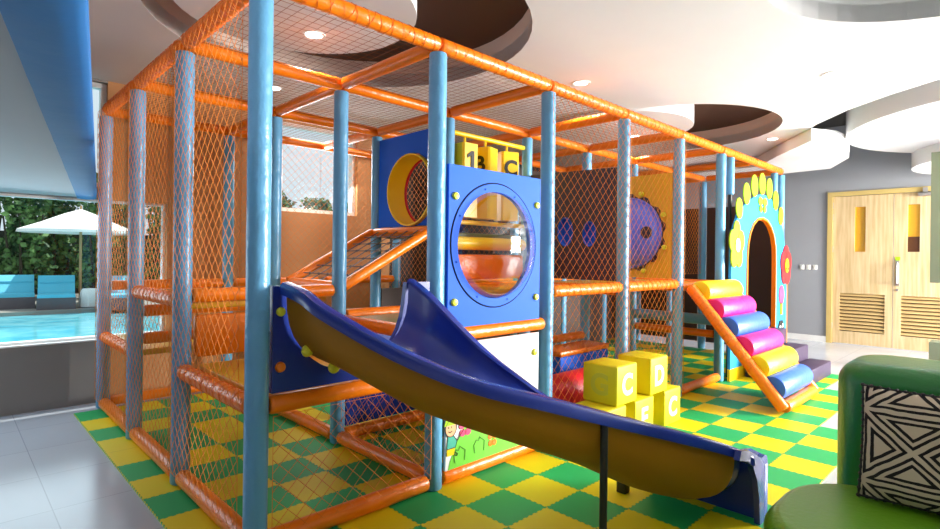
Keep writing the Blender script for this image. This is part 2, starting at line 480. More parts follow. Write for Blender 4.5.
# door wall on the right, and the wall on the camera's left
DY0, DY1, DH = -.12, -1.78, 2.50
struct('wall_right', MB().prism([(WY+.18, 0), (WY+.18, HZ), (YB, HZ), (YB, 0), (DY1, 0), (DY1, DH), (DY0, DH), (DY0, 0)], lambda u, w, s: (WX+(.18 if s else 0), u, w)), 'wallgrey')
struct('baseboard_right', MB().box((WX-.018, DY0+.075, 0), (WX, WY, .10)), 'frame')
struct('wall_left', MB().box((XL-.15, YB, 0), (XL, WY+.2, HZ)), 'sillgrey')

struct('wall_front', MB().box((XL-.15, YB-.15, 0), (2.6, YB, HZ)).box((2.6, YB-.15, 2.75), (WX+.2, YB, HZ)).box((2.6, YB-.15, 0), (WX+.2, YB, .35)), 'sillgrey')

# double door
dr = thing('door_1', (WX, (DY0+DY1)/2, 0), None, None); dr['kind'] = 'structure'
fw = .075
MB().box((WX-.02, DY0-.0, 0), (WX+.16, DY0+fw, DH+fw)).box((WX-.02, DY1-fw, 0), (WX+.16, DY1, DH+fw)).box((WX-.02, DY1, DH), (WX+.16, DY0, DH+fw)).build('door_frame', 'doorframe', dr, smooth=False)
ym = (DY0+DY1)/2
for k, (ya, yb) in enumerate(((DY0-.006, ym+.004), (ym-.004, DY1+.006))):
    wy = (ya+yb)/2
    def pfd(u, w, s): return (WX+(.055 if s else .01), u, w)
    vis = [(wy+.03+.075, 1.56), (wy+.03-.075, 1.56), (wy+.03-.075, 2.31), (wy+.03+.075, 2.31)]
    if k: vis = [(u+.13, w) for u, w in vis]
    lv = [(wy+.31, .22), (wy-.31, .22), (wy-.31, .86), (wy+.31, .86)]
    leaf = MB().prism([(ya, .012), (yb, .012), (yb, DH-.006), (ya, DH-.006)], pfd, holes=[vis, lv]).build('door_leaf', 'oak', dr, smooth=False)
    vx = [p[0] for p in vis]
    MB().box((WX+.03, min(vx), 1.56), (WX+.036, max(vx), 2.31)).build('vision_pane', 'ochrepane', leaf, smooth=False)
    if k:
        MB().box((WX+.022, min(vx), 1.56), (WX+.0295, max(vx), 1.80)).build('dark_pane_reflection', 'panereflection', leaf, smooth=False)  # reflection in the glass painted as a thin brown sheet
    MB().box((WX+.045, wy-.31, .22), (WX+.05, wy+.31, .86)).build('louver_backing', 'louverdark', leaf, smooth=False)
    lo = MB()
    for i in range(11):
        z = .235+i*.058
        lo.add([(WX+.012, wy-.31, z), (WX+.012, wy+.31, z), (WX+.04, wy+.31, z+.034), (WX+.04, wy-.31, z+.034),
                (WX+.012, wy-.31, z+.008), (WX+.012, wy+.31, z+.008), (WX+.04, wy+.31, z+.042), (WX+.04, wy-.31, z+.042)],
               [(0,3,2,1),(4,5,6,7),(0,1,5,4),(1,2,6,5),(2,3,7,6),(3,0,4,7)])
    lo.build('louver', 'louver', leaf, smooth=False)
    if k == 0:
        for z in (.25, 1.55, 2.1, 2.3):
            MB().box((WX-.006, ya-.004, z), (WX+.012, ya+.01, z+.1)).build('hinge', 'steel', leaf, smooth=False)
    else:
        h = MB().box((WX-.004, ya-.075, 1.02), (WX+.01, ya-.03, 1.42)); h.tube([(WX-.05, ya-.052, 1.06), (WX-.05, ya-.052, 1.38)], .012, 10)
        h.tube([(WX, ya-.052, 1.09), (WX-.05, ya-.052, 1.09)], .008, 8).tube([(WX, ya-.052, 1.35), (WX-.05, ya-.052, 1.35)], .008, 8)
        h.build('door_handle', 'steel', leaf)
        MB().lathe([(.02, WX-.006), (.02, WX+.01)], (0, ya-.052, .95), 14, 'x').build('lock_cylinder', 'steel', leaf)
        MB().box((WX-.002, ya-.085, 1.42), (WX+.01, ya-.025, 1.48)).build('door_tag', 'lime', leaf, smooth=False)
        MB().box((WX-.05, yb+.25, 2.43), (WX+.01, yb+.52, 2.49), .008).box((WX-.045, yb+.4, 2.49), (WX-.03, yb+.46, 2.56)).build('door_closer', 'steel', leaf)

# ceiling: white plaster sheet with round recesses; a darker void beyond its curved edge
def pf_z(z0, z1): return lambda u, w, s: (u, w, z0 if s == 0 else z1)
RA, RB, RCc = (1.02, .92, 1.30), (5.5, .72, 1.26), (2.55, -2.45, 1.12)
edge = [(XL, WY), (8.3, WY), (8.1, .5), (7.4, .0), (6.8, -.42), (6.3, -.72), (5.82, -1.12), (5.46, -1.53), (5.19, -1.92), (4.95, -2.6), (4.85, -3.4), (4.85, YB), (XL, YB)]
struct('ceiling', MB().prism(edge, pf_z(CZ, CZ+.12), holes=[circle(*RA), circle(*RB), circle(*RCc)]), 'ceil')
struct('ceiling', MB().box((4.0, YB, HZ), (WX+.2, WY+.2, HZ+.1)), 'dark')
def recess(n, c, depth, side, top, lo=CZ):
    cx, cy, r = c
    ring = MB().prism(circle(cx, cy, r+.03), pf_z(lo+.002, CZ+depth), holes=[circle(cx, cy, r)]).build('trim_%d' % n, side, smooth=True)
    ring['kind'] = 'structure'
    MB().prism(circle(cx, cy, r+.03), pf_z(CZ+depth, CZ+depth+.04)).build('recess_top', top, ring, smooth=False)
    return ring
recess(2, RA, .24, 'tanrim', 'recess'); recess(3, RB, .24, 'tanrim', 'recess'); recess(4, RCc, .17, 'ceil', 'ceil')
# white drums hanging inside the recesses and beyond the ceiling edge
struct('trim_5', MB().prism(circle(.6, .84, .76), pf_z(CZ-.02, CZ+.23)), 'ceil', smooth=True)
struct('trim_6', MB().prism(circle(4.86, 1.0, .82), pf_z(CZ-.03, CZ+.23)), 'ceil', smooth=True)
struct('trim_7', MB().prism(circle(7.42, -2.72, 1.9, 72), pf_z(2.93, HZ)), 'ceil', smooth=True)
struct('trim_8', MB().prism([(7.95, .45), (7.2, -.05), (6.42, -.64), (6.75, -.82), (7.2, -.86), (7.66, -.78), (8.0, -.71), (8.88, -.30), (8.95, .39), (8.9, 3.4), (8.1, 3.4)], pf_z(2.84, 2.99)), 'ceil', smooth=True)
struct('trim_9', MB().prism(circle(9.0, -2.5, 1.22), pf_z(2.72, HZ)), 'ceil', smooth=True)
# lowered soffit on the left by the pool window
d_ = Vector((-.823, -4.72, 0)).normalized()
def sof(t, off=0.): return (-.165+d_.x*t+off, 3.555+d_.y*t)
struct('trim_10', MB().prism([sof(.005), sof(6.6), (XL, sof(6.6)[1]), (XL, 3.555)], pf_z(1.894, CZ-.002)), 'soffit')
bl = thing('padded_soffit_beam', (sof(3)[0]+.07, sof(3)[1], 1.88), 'blue padded beam running overhead along the edge of the low grey soffit', 'beam')
rows = []
for i in range(45):
    t = .02+6.5*i/44; x, y = sof(t); jj = random.uniform(-.0025, .0025)
    prof = [(0, 1.882), (.03, 1.878), (.09, 1.877), (.125, 1.88), (.142, 1.889), (.148, 1.90), (.148, 1.925), (.0, 1.925)]
    rows.append([(x+a, y, z+(jj if z < 1.889 else 0)) for a, z in prof])
MB().grid(rows, close=True).build('padding', 'beamblue', bl)

# downlights
LIGHTS = [(.862, 1.13, CZ-.02, 'round downlight in the white ceiling drum above the nearest corner of the play frame'),
          (1.238, 2.617, CZ, 'round downlight seen through the roof net near the pool side wall'),
          (3.136, .402, CZ, 'round downlight just past the brown recess above the long front beam'),
          (5.326, 1.072, CZ-.03, 'round downlight in the white drum of the far brown recess'),
          (4.408, -1.286, CZ, 'round downlight in the open white ceiling on the right'),
          (6.79, -.10, CZ, 'round downlight at the ceiling edge beside the bright white drop'),
          (7.324, -1.339, 2.93, 'round downlight in the large white drum in front of the doors')]
for x, y, z, lab in LIGHTS:
    t = thing('downlight', (x, y, z), lab, 'ceiling light', 'downlights')
    MB().lathe([(.062, z-.004), (.082, z-.006), (.084, z-.0005), (.062, z-.0005)], (x, y, 0), 28, 'z', cap=False).build('rim', 'frame', t)
    MB().lathe([(.061, z-.003), (.061, z-.0008)], (x, y, 0), 28).build('lamp_disc', 'lamp', t)
    ld = bpy.data.lights.new('downlight_beam', 'SPOT'); ld.energy = 44 if y > -.3 and x < 6 else 16; ld.spot_size = math.radians(104); ld.spot_blend = 1; ld.shadow_soft_size = .06; ld.color = (1, .9, .76)
    lo_ = bpy.data.objects.new('downlight_beam', ld); COL.objects.link(lo_); lo_.location = (x, y, z-.02)

# ------------------------------------------------------------------ foam mat
MB().prism([(-.22, -2.21), (-.22, 3.23), (7.46, 3.23), (7.46, -.61), (6.82, -.61), (6.82, -.93), (5.86, -.93), (5.86, -1.25), (4.26, -1.25), (4.26, -1.57), (2.66, -1.57), (2.66, -2.21)], pf_z(.0005, .012)).build('foam_mat', 'foam', smooth=False)
fm = COL.objects['foam_mat']; tag(fm, 'green and yellow checkered foam floor mat under the whole play area', 'floor mat')
MZ = .012

# ------------------------------------------------------------------ play frame
fr = thing('play_frame', (0, 0, MZ), 'large netted play frame of light blue padded posts and orange padded beams', 'play frame')
nodes = [(i, j) for i in range(4) for j in range(4) if (i, j) != (2, 3)]+[(i, j) for i in range(4, 8) for j in range(3) if (i, j) != (6, 0)]
def NX(i, j, z): return (i*BU, j*BV, z)
for i, j in nodes:
    z1 = TOP-.05
    bends = [MZ, .5, 1.1, 1.15, 1.9, z1]
    mb = MB().pad(NX(i, j, MZ), NX(i, j, z1), PR, 20, .012, .02)
    mb.build('post', 'post', fr)
def beam(a, b, r=BR, trim=True, lace=None, name='beam', m='orange'):
    a, b = V3(a), V3(b); d = (b-a).normalized()
    if trim: a, b = a+d*(PR+.002), b-d*(PR+.002)
    o = MB().pad(a, b, r, 16, .015, .025).build(name, m, fr)
    if lace:
        h = MB(); helix(h, a, b, r+.003, lace, ph=random.random()*6)
        helix(h, a, b, r+.003, lace*1.6, ph=random.random()*6, sgn=-1)
        h.build('lacing', 'lace', o, smooth=False, fix=False)
    return o
cells = [(i, j) for i in range(3) for j in range(3)]+[(i, j) for i in range(3, 7) for j in range(2)]
ue = sorted({(i, j+q) for i, j in cells for q in (0, 1)})
ve = sorted({(i+q, j) for i, j in cells for q in (0, 1)})
for i, j in ue:      # top beams along X
    a, b = NX(i, j, TOP), NX(i+1, j, TOP)
    beam((a[0]-PR+.004, a[1], TOP), (b[0]+PR-.004, b[1], TOP), lace=.075 if j == 0 else None)
for i, j in ve:      # top beams along Y
    a, b = NX(i, j, TOP), NX(i, j+1, TOP)
    beam((a[0], a[1], TOP), (b[0], b[1], TOP), lace=.06 if i == 0 else None)
for j, z in ((0, .69), (1, 1.11), (2, .65)):
    beam(NX(0, j, z), NX(0, j+1, z), lace=.09)
for j in range(3): beam(NX(0, j, .062), NX(0, j+1, .062), .047)
for i, z in ((0, .695), (1, .92), (2, 1.15), (3, 1.15), (4, 1.12)):
    beam(NX(i, 0, z), NX(i+1, 0, z), lace=.09 if i in (2, 3) else None)
for i in range(5): beam(NX(i, 0, .063), NX(i+1, 0, .063), .047)
for i, z in ((0, 1.14), (1, .95), (2, 1.12), (3, .52), (4, 1.12)): beam(NX(i, 1, z), NX(i+1, 1, z))
for i in (1,): beam(NX(i, 1, .063), NX(i+1, 1, .063))
beam(NX(1, 0, .063), NX(1, 1, .063)); beam(NX(1, 1, .063), NX(1, 2, .063))
beam(NX(1, 0, .92), NX(1, 1, .92)); beam(NX(1, 0, .66), NX(1, 1, .66), .035)
beam(NX(2, 0, 1.12), NX(2, 1, 1.12)); beam(NX(3, 0, 1.12), NX(3, 1, 1.12)); beam(NX(4, 0, 1.12), NX(4, 1, 1.12)); beam(NX(5, 0, 1.12), NX(5, 1, 1.12))
for z in (.96, .75): beam(NX(0, 2, z), NX(1, 2, z))
for i in range(3): beam(NX(i, 3, .063), NX(i+1, 3, .063)); beam(NX(i, 3, 1.1), NX(i+1, 3, 1.1))
beam(NX(5, 0, .54), NX(5, 1, .54))
tag(beam(NX(5, 0, .70), NX(5, 1, .70), .062, name='roller_beam', m='post'), 'light blue padded beam')
for i in range(3, 7): beam(NX(i, 2, 1.12), NX(i+1, 2, 1.12))
beam(NX(2, 1, 1.62), NX(2, 2, 1.62))
# decks
def deck(i, j, z, m, t=.05):
    a, b = NX(i, j, z-t), NX(i+1, j+1, z)
    g = .065
    MB().box((a[0]+g, a[1]+g, a[2]), (b[0]-g, b[1]-g, b[2]), .012).build('deck', m, fr)
deck(0, 0, .73, 'deckyellow'); deck(1, 0, .945, 'deckolive'); deck(0, 1, 1.1, 'deckyellow'); deck(2, 0, 1.15, 'orange')
deck(3, 0, 1.15, 'deckyellow'); deck(4, 0, 1.14, 'deckyellow'); deck(2, 1, 1.62, 'deckolive'); deck(0, 2, .66, 'deckyellow')
# step face between the two left decks
MB().box((.07, BV-.03, .76), (BU-.07, BV+.03, 1.02), .02).build('riser_pad', 'orange', fr)
MB().box((2*BU+.07, BV-.03, 1.19), (3*BU-.07, BV+.03, 1.42), .02).build('riser_pad', 'orange', fr)
MB().pad((2*BU+.06, BV, 1.52), (3*BU-.06, BV, 1.52), .06, 16).build('padded_bar', 'yellow', fr)
MB().box((BU+.07, BV-.012, .12), (2*BU-.07, BV+.012, .88)).build('low_board', 'slideblue', fr, smooth=False)
MB().box((4*BU+.07, 2*BV-.012, .12), (7*BU-.07, 2*BV+.012, 2.56)).build('backing_board', 'brownboard', fr, smooth=False)
for i_ in (2, 3): MB().box((i_*BU+.07, 2*BV-.012, .12), ((i_+1)*BU-.07, 2*BV+.012, 1.06)).build('backing_board', 'brownboard', fr, smooth=False)
MB().box((7*BU-.012, .07, .12), (7*BU+.012, BV-.07, 2.2)).build('backing_board', 'brownboard', fr, smooth=False)
MB().box((7*BU-.012, BV+.07, .12), (7*BU+.012, 2*BV-.07, 2.2)).build('backing_board', 'brownboard', fr, smooth=False)
# nets
def net(o, eu, ev, W, H, m='net', **k):
    mb = MB(); net_lines(mb, o, eu, ev, W, H, **k)
    return mb.build('safety_net', m, fr, smooth=False, fix=False)
X, Y, Z = (1, 0, 0), (0, 1, 0), (0, 0, 1)
off = .0605
net((PR+.005, -off+.012, .10), X, Z, BU-2*PR-.01, .55)
for i in (2, 3): net((i*BU-.02, -off, .10), X, Z, BU+.04, 2.54)
for j in range(3): net((-off, j*BV+(.06 if j == 0 else -.02), .10), Y, Z, BV+(.04 if j else -.04), 2.54)
for i in range(3): net((i*BU, 3*BV+off, .10), X, Z, BU, 2.54)
for i in range(3, 7): net((i*BU, 2*BV+off, .10), X, Z, BU, 2.54)
for i in (4, 5, 6): net((i*BU+PR, BV, 1.18), X, Z, BU-2*PR, 1.42)
net((BU, PR, .11), Y, Z, BV-2*PR, .5)
net((3*BU, 2*BV+PR, .11), Y, Z, BV-2*PR, 2.5)
for j in range(2): net((7*BU+off, j*BV, .10), Y, Z, BV, 2.54)
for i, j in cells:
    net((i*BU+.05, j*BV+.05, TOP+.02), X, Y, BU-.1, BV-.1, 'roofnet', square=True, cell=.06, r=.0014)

# ------------------------------------------------------------------ rope ramp
rp = thing('rope_ramp', (1.5*BU, 1.5*BV, 1.2), 'sloping climbing ramp of knotted rope between two orange padded rails', 'climbing ramp')
p00, p01 = V3((BU+.09, BV+.09, 1.16)), V3((BU+.09, 2*BV-.09, 1.16))
p10, p11 = V3((2*BU-.10, BV+.09, 1.63)), V3((2*BU-.10, 2*BV-.09, 1.63))
for a, b in ((p00, p10), (p01, p11)): MB().pad(a, b, .042, 16, .01, .02).build('rail', 'orange', rp)
for a, b in ((p00+Vector((.0, .045, 0)), p01-Vector((.0, .045, 0))), (p10+Vector((0, .045, 0)), p11-Vector((0, .045, 0)))): MB().pad(a, b, .036, 16, .01, .02).build('cross_rail', 'orange', rp)
mb = MB()
for k in range(1, 7):
    t = k/7; mb.tube([p00.lerp(p10, t)+Vector((0, .04, .01)), p01.lerp(p11, t)-Vector((0, .04, -.01))], .005, 6)
for k in range(1, 6):
    t = k/6; mb.tube([p00.lerp(p01, t)+Vector((.04, 0, .02)), p10.lerp(p11, t)+Vector((-.04, 0, -.005))], .005, 6)
for k in range(1, 7):
    for q in range(1, 6): mb.ball(p00.lerp(p10, k/7).lerp(p01.lerp(p11, k/7), q/6)+Vector((0, 0, .01)), .012, n=5)
mb.build('rope_grid', 'rope', rp)

# ------------------------------------------------------------------ slide with its barrier board
bp = thing('slide_barrier', (BU/2, 0, .75), 'dark blue board with yellow and orange knobs closing the slide entrance', 'panel')
mouth = [(.14+.345*(1-math.cos(PI*k/18)), 1.25-.44*math.sin(PI*k/18)**.75) for k in range(1, 18)]
outl = [(.062, .75), (BU-.062, .75), (BU-.062, 1.25), (.84, 1.25)]+mouth[::-1]+[(.14, 1.25), (.062, 1.25)]
MB().prism(outl, pf_y(-.022, .012)).build('board', 'slideblue', bp, smooth=False)
def knob(mb, x, y, z, r=.022): mb.lathe([(r*.5, y-.018), (r*.85, y-.015), (r, y-.006), (r, y)], (x, 0, z), 16, 'y')
mb = MB(); knob(mb, .10, -.0225, 1.13); o = mb.build('knob', 'knob', bp); o['label'] = 'yellow knob'
mb = MB(); knob(mb, .10, -.0225, .87, .025); o = mb.build('knob', 'orange', bp); o['label'] = 'orange knob'

sl = thing('slide', (1.1, -.8, MZ), 'curved deep blue plastic slide with ochre underside running down to the mat', 'slide')
near = [(.135, -.045, 1.25), (.15, -.2, 1.215), (.17, -.35, 1.155), (.30, -.67, 1.015), (.50, -.90, .895), (.75, -1.06, .81), (1.03, -1.17, .715), (1.30, -1.26, .625), (1.55, -1.33, .54), (1.76, -1.39, .465), (1.84, -1.42, .43), (1.92, -1.44, .39)]
far = [(.835, -.045, 1.25), (.85, -.14, 1.20), (.865, -.25, 1.13), (.93, -.44, .965), (1.02, -.52, .865), (1.13, -.60, .765), (1.30, -.68, .63), (1.48, -.75, .525), (1.66, -.82, .44), (1.80, -.87, .385), (1.87, -.885, .365), (1.94, -.90, .345)]
dep = [.37, .35, .31, .27, .24, .245, .245, .265, .285, .285, .265, .24]
def catmull(P, n):
    P = [V3(p) for p in P]; out = []
    for i in range(len(P)-1):
        p0, p1, p2, p3 = P[max(i-1, 0)], P[i], P[i+1], P[min(i+2, len(P)-1)]
        for k in range(n):
            t = k/n; out.append(.5*((2*p1)+(p2-p0)*t+(2*p0-5*p1+4*p2-p3)*t*t+(3*p1-p0-3*p2+p3)*t**3))
    out.append(P[-1]); return out
NN, FF = catmull(near, 4), catmull(far, 4); DD = [q.x for q in catmull([(d, 0, 0) for d in dep], 4)]
def section(i, grow=0., n=18):
    a, b, d = NN[i], FF[i], DD[i]; mid = (a+b)/2; h = (b-a)/2; L = h.length; h = h*((L+grow)/L); out = []
    for k in range(n+1):
        th = PI*k/n; c, s = -math.cos(th), math.sin(th)
        c = math.copysign(abs(c)**.8, c)
        out.append(mid+h*c+Vector((0, 0, -(d+grow)*s**.7)))
    return out
K = len(NN)
inner = [section(i) for i in range(K)]
ext = []
for x_ in (2.098, 2.152): ext.append([Vector((x_, -1.18-.2*math.copysign(abs(math.cos(PI*k/18))**.8, math.cos(PI*k/18)), .34-.19*math.sin(PI*k/18)**.7)) for k in range(19)])
mb = MB().grid(inner+ext)
mb.build('chute', 'slideblue', sl, fix=False)
outer = [section(i, .02) for i in range(K-4)]
MB().grid(outer).build('underside', 'under', sl, fix=False)
def rim(P, sgn):
    rows = []
    for i in range(K):
        w = (NN[i]-FF[i]); w.z = 0; w.normalize(); w *= sgn
        p = P[i]; q = min(1, i/(K-1)); bw = .05+.02*max(0, (q-.75)/.25)
        prof = [(-.012, .0), (-.008, .016), (.01, .022), (bw-.01, .018), (bw, .004), (bw, -.035), (bw-.012, -.038), (.03, -.012)]
        rows.append([p+w*a+Vector((0, 0, b)) for a, b in prof])
    mb = MB().grid(rows, close=True); n = len(rows[0])
    mb.f += [tuple(range(n)), tuple(reversed(range((K-1)*n, K*n)))]
    return mb.build('rim', 'slideblue', sl)
rim(NN, 1); rim(FF, -1)
# foot of the slide: a hollow end lip bent down to the mat
yn, yf = -1.50, -.86
lip = [(yn, MZ), (yn, .31), (yn+.03, .352), (yn+.09, .368), (yn+.14, .35)]
no = [((yn+yf)/2-.20*math.cos(PI*k/12), .34-.19*math.sin(PI*k/12)**.7) for k in range(13)]
lip += no+[(yf-.12, .355), (yf-.05, .365), (yf-.01, .34), (yf, .27), (yf, MZ)]
MB().prism(lip, lambda u, w, s: (2.10+(.05 if s else 0), u, w)).build('end_lip', 'slideblue', sl)
for yv, nm in ((yn, 'end_flange'), (yf-.03, 'end_flange')):
    fl = [(1.74, .425), (1.85, .395), (1.93, .345), (1.99, .26), (2.025, .15), (2.04, MZ), (2.148, MZ), (2.148, .32), (2.135, .355), (2.10, .368), (2.06, .36), (2.02, .372), (1.96, .405), (1.87, .443), (1.76, .468)]
    MB().prism([(u, min(w, .325) if yv > -1.2 else w) for u, w in (fl if yv < -1.2 else [(1.95, .25)]+fl[3:12]+[(1.95, .325)])], pf_y(yv+.001, yv+.03)).build(nm, 'slideblue', sl)
lp = NN[24]
wv = (NN[24]-FF[24]); wv.z = 0; wv.normalize(); lp = lp+wv*.028
MB().tube([(lp.x, lp.y, MZ), (lp.x, lp.y, lp.z-.03)], .017, 12).box((lp.x-.05, lp.y-.05, MZ), (lp.x+.05, lp.y+.05, MZ+.008)).build('support_leg', 'black', sl)
MB().box((1.84, -.83, MZ), (1.90, -.77, .12), .008).build('support_foot', 'black', sl)
for k, i in enumerate((2, 4)):
    p = section(i, .022)[(4, 6)[k]]
    mb = MB().ball(p+Vector((-.002, -.006, -.004)), .03, 1, .7, 1, 8); o = mb.build('bolt', 'knob', sl)

# ------------------------------------------------------------------ bubble window panel and printed panel below
bw = thing('bubble_window_panel', (1.5*BU, -.03, .97), 'bright blue square panel with a round clear bubble window', 'panel')
x0, x1 = BU+PR+.004, 2.0
MB().prism([(x0, .966), (x1, .966), (x1, 1.955), (x0, 1.955)], pf_y(-.048, -.022), holes=[circle(1.545, 1.475, .345, 56)]).build('board', 'blue', bw, smooth=False)
MB().lathe([(.345, -.0485), (.345, -.0525), (.397, -.0525), (.398, -.0485)], (1.545, 0, 1.475), 56, 'y', cap=False).build('flange', 'blue', bw, smooth=False)
MB().lathe([(.343, -.052)]+[(.343*math.cos(a), -.052-.17*math.sin(a)) for a in [PI/2*k/10 for k in range(1, 10)]]+[(.004, -.222)], (1.545, 0, 1.475), 56, 'y', cap=False).build('bubble', 'bubble', bw)
mb = MB(); mb.lathe([(.3985, -.0482), (.402, -.0535), (.406, -.0482)], (1.545, 0, 1.475), 56, 'y', cap=False); mb.build('flange_seam', 'ink', bw)
for k in range(8):
    a = 2*PI*k/8+.3; mb = MB(); mb.lathe([(.005, -.060), (.006, -.056)], (1.545+.37*math.cos(a), 0, 1.475+.37*math.sin(a)), 8, 'y'); mb.build('screw', 'blue', bw)
for x, z in ((x0+.05, 1.765), (x1-.045, 1.765), (x0+.05, 1.122), (x1-.045, 1.122)):
    mb = MB(); knob(mb, x, -.0485, z, .024); mb.build('knob', 'knob', bw)

pp = thing('printed_panel', (1.5*BU, -.03, .1), 'white and green cartoon picture panel below the bubble window', 'panel')
MB().box((x0, -.047, .112), (x1, -.025, .868)).build('board', 'white', pp, smooth=False)
hill = [(x0+.02, .114), (x1, .114), (x1, .44), (x1-.15, .50), (1.60, .50), (1.45, .47), (1.34, .41), (1.26, .33), (1.20, .24), (1.16, .16)]
MB().prism(hill, pf_y(-.0495, -.0472)).build('hill', 'grass', pp, smooth=False)
def pad_print(mb, poly, k=1): mb.prism(poly, pf_y(-.0515-.0016*k, -.0497-.0016*(k-1)))
def ell(cx, cz, a, b, n=24): return [(cx+a*math.cos(2*PI*i/n), cz+b*math.sin(2*PI*i/n)) for i in range(n)]
KID = lambda P: [(1.10+(u-1.10)*.85, .36+(w-.40)*.80) for u, w in P]
kid = MB(); pad_print(kid, KID(ell(1.175, .405, .052, .062))); kid.build('child_face', 'skin', pp, smooth=False)
kid = MB(); pad_print(kid, KID([(1.165-.055, .43), (1.165+.055, .43), (1.205, .475), (1.165, .495), (1.125, .475)]), 2); kid.build('child_cap', 'lime', pp, smooth=False)
kid = MB(); pad_print(kid, KID([(1.15, .345), (1.20, .345), (1.235, .30), (1.22, .255), (1.14, .255)])); kid.build('child_shirt', 'teal', pp, smooth=False)
kid = MB(); pad_print(kid, KID([(1.14, .253), (1.215, .253), (1.205, .20), (1.14, .20)])); kid.build('child_shorts', 'yellow', pp, smooth=False)
ln = MB()
def stroke(pts, r=.003): ln.tube([(x, -.0525, z) for x, z in KID(pts)], r, 5)
stroke(ell(1.175, .405, .053, .063)+[ell(1.175, .405, .053, .063)[0]])
stroke([(1.15, .385), (1.165, .375), (1.185, .383)]); stroke([(1.15, .42), (1.152, .408)]); stroke([(1.178, .42), (1.18, .408)])
stroke([(1.235, .30), (1.275, .345), (1.30, .37)]); stroke([(1.14, .253), (1.22, .253), (1.235, .30), (1.20, .345)])
stroke([(1.21, .20), (1.235, .185), (1.24, .20), (1.22, .215)])
ln.build('outline_drawing', 'ink', pp, smooth=False)
KID = lambda P: P
ln = MB()
for bx, bz in ((1.24, .195), (1.41, .215)):
    stroke([(bx-.04, bz-.05), (bx-.05, bz), (bx-.03, bz+.03), (bx-.01, bz+.02), (bx, bz+.045), (bx+.025, bz+.025), (bx+.045, bz+.015), (bx+.04, bz-.05)], .0018)
ln.build('bush_drawing', 'bushline', pp, smooth=False)
bf = MB()
for a, b in ((-.028, .03), (.028, .03), (-.022, -.022), (.022, -.022)): pad_print(bf, ell(1.285+a, .335+b*.9, .026, .022, 14))
bf.build('butterfly', 'pink', pp, smooth=False)
bf = MB()
for a, b in ((-.022, .024), (.022, .024), (-.018, -.02), (.018, -.02)): pad_print(bf, ell(1.53+a, .215+b, .02, .02, 14))
bf.build('little_bug', 'orange', pp, smooth=False)
mb = MB(); knob(mb, x1-.05, -.0475, .735, .024); mb.build('knob', 'knob', pp)

# ------------------------------------------------------------------ letter drums
ds = thing('letter_drum_spinner', (2.5*BU, BV, 1.7), 'row of three yellow spinning blocks lettered 1 B C behind the bubble window', 'play panel')
for z in (2.5, 1.71): MB().pad((2*BU+PR+.003, BV, z), (3*BU-PR-.003, BV, z), .022, 12, .006).build('bar', 'yellow', ds)
for x, s, rot in ((2.335, '1', -.05), (2.60, 'B', .30), (2.90, 'C', -.36)):
    a = .120; c_, s_ = math.cos(rot), math.sin(rot)
    corners = []
    for q in range(4):
        th = rot+PI/4+q*PI/2
        for e in (-.10, .10): corners.append((x+a*1.0*math.cos(th+e), BV+a*math.sin(th+e)))
    dm = MB().prism(corners, pf_z(1.75, 2.41)).build('drum', 'yellow', ds, smooth=False)
    MB().tube([(x, BV, 2.412), (x, BV, 2.476)], .012, 8).build('axle', 'yellow', dm)
    # lettering on the face that turns to the room
    nrm = Vector((math.sin(rot), -math.cos(rot), 0)); tx = Vector((math.cos(rot), math.sin(rot), 0))
    if s == 'B': nrm, tx = Vector((-math.cos(rot), -math.sin(rot), 0)), Vector((math.sin(rot), -math.cos(rot), 0))
    ce = Vector((x, BV, 2.255))+nrm*(a*math.cos(PI/4-.10)+.0045)+tx*.0
    lm = Matrix(((tx.x, 0, nrm.x, ce.x), (tx.y, 0, nrm.y, ce.y), (0, 1, 0, ce.z), (0, 0, 0, 1)))
    if s == '1': MB().prism([(-.005, -.085), (.03, -.085), (.03, .085), (.0, .085), (-.045, .05), (-.045, .02), (-.005, .045)], lambda u, w, q: lm @ Vector((u, w, -.003 if q == 0 else .003))).build('letter', 'ink', dm, smooth=False)
    else: text_mesh(s, .20, .006, lm, 'letter', 'ink', dm)

# ------------------------------------------------------------------ inner panels
tp = thing('tunnel_panel', (2*BU, 1.5*BV, 1.68), 'blue panel with a round yellow crawl tunnel at the top of the rope ramp', 'panel')
def pf_x(a, b): return lambda u, w, s: (a if s == 0 else b, u, w)
ty, tz, tr = 1.60, 2.02, .345
MB().prism([(BV+.062, 1.68), (2*BV-.062, 1.68), (2*BV-.062, 2.56), (BV+.062, 2.56)], pf_x(2*BU-.014, 2*BU+.014), holes=[circle(ty, tz, tr, 40)]).build('board', 'blue', tp, smooth=False)
tn = MB()
tn.lathe([(tr-.004, 2*BU-.05), (tr-.004, 2*BU+.17), (tr-.02, 2*BU+.17), (tr-.02, 2*BU-.05), (tr-.004, 2*BU-.05)], (0, ty, tz), 40, 'x', cap=False)
tn.build('tunnel', 'yellow', tp)
MB().lathe([(tr-.021, 2*BU+.15), (tr-.032, 2*BU+.16), (tr-.032, 2*BU+.175), (tr-.005, 2*BU+.18), (tr-.003, 2*BU+.172)], (0, ty, tz), 40, 'x', cap=False).build('tunnel_lip', 'red', tp)

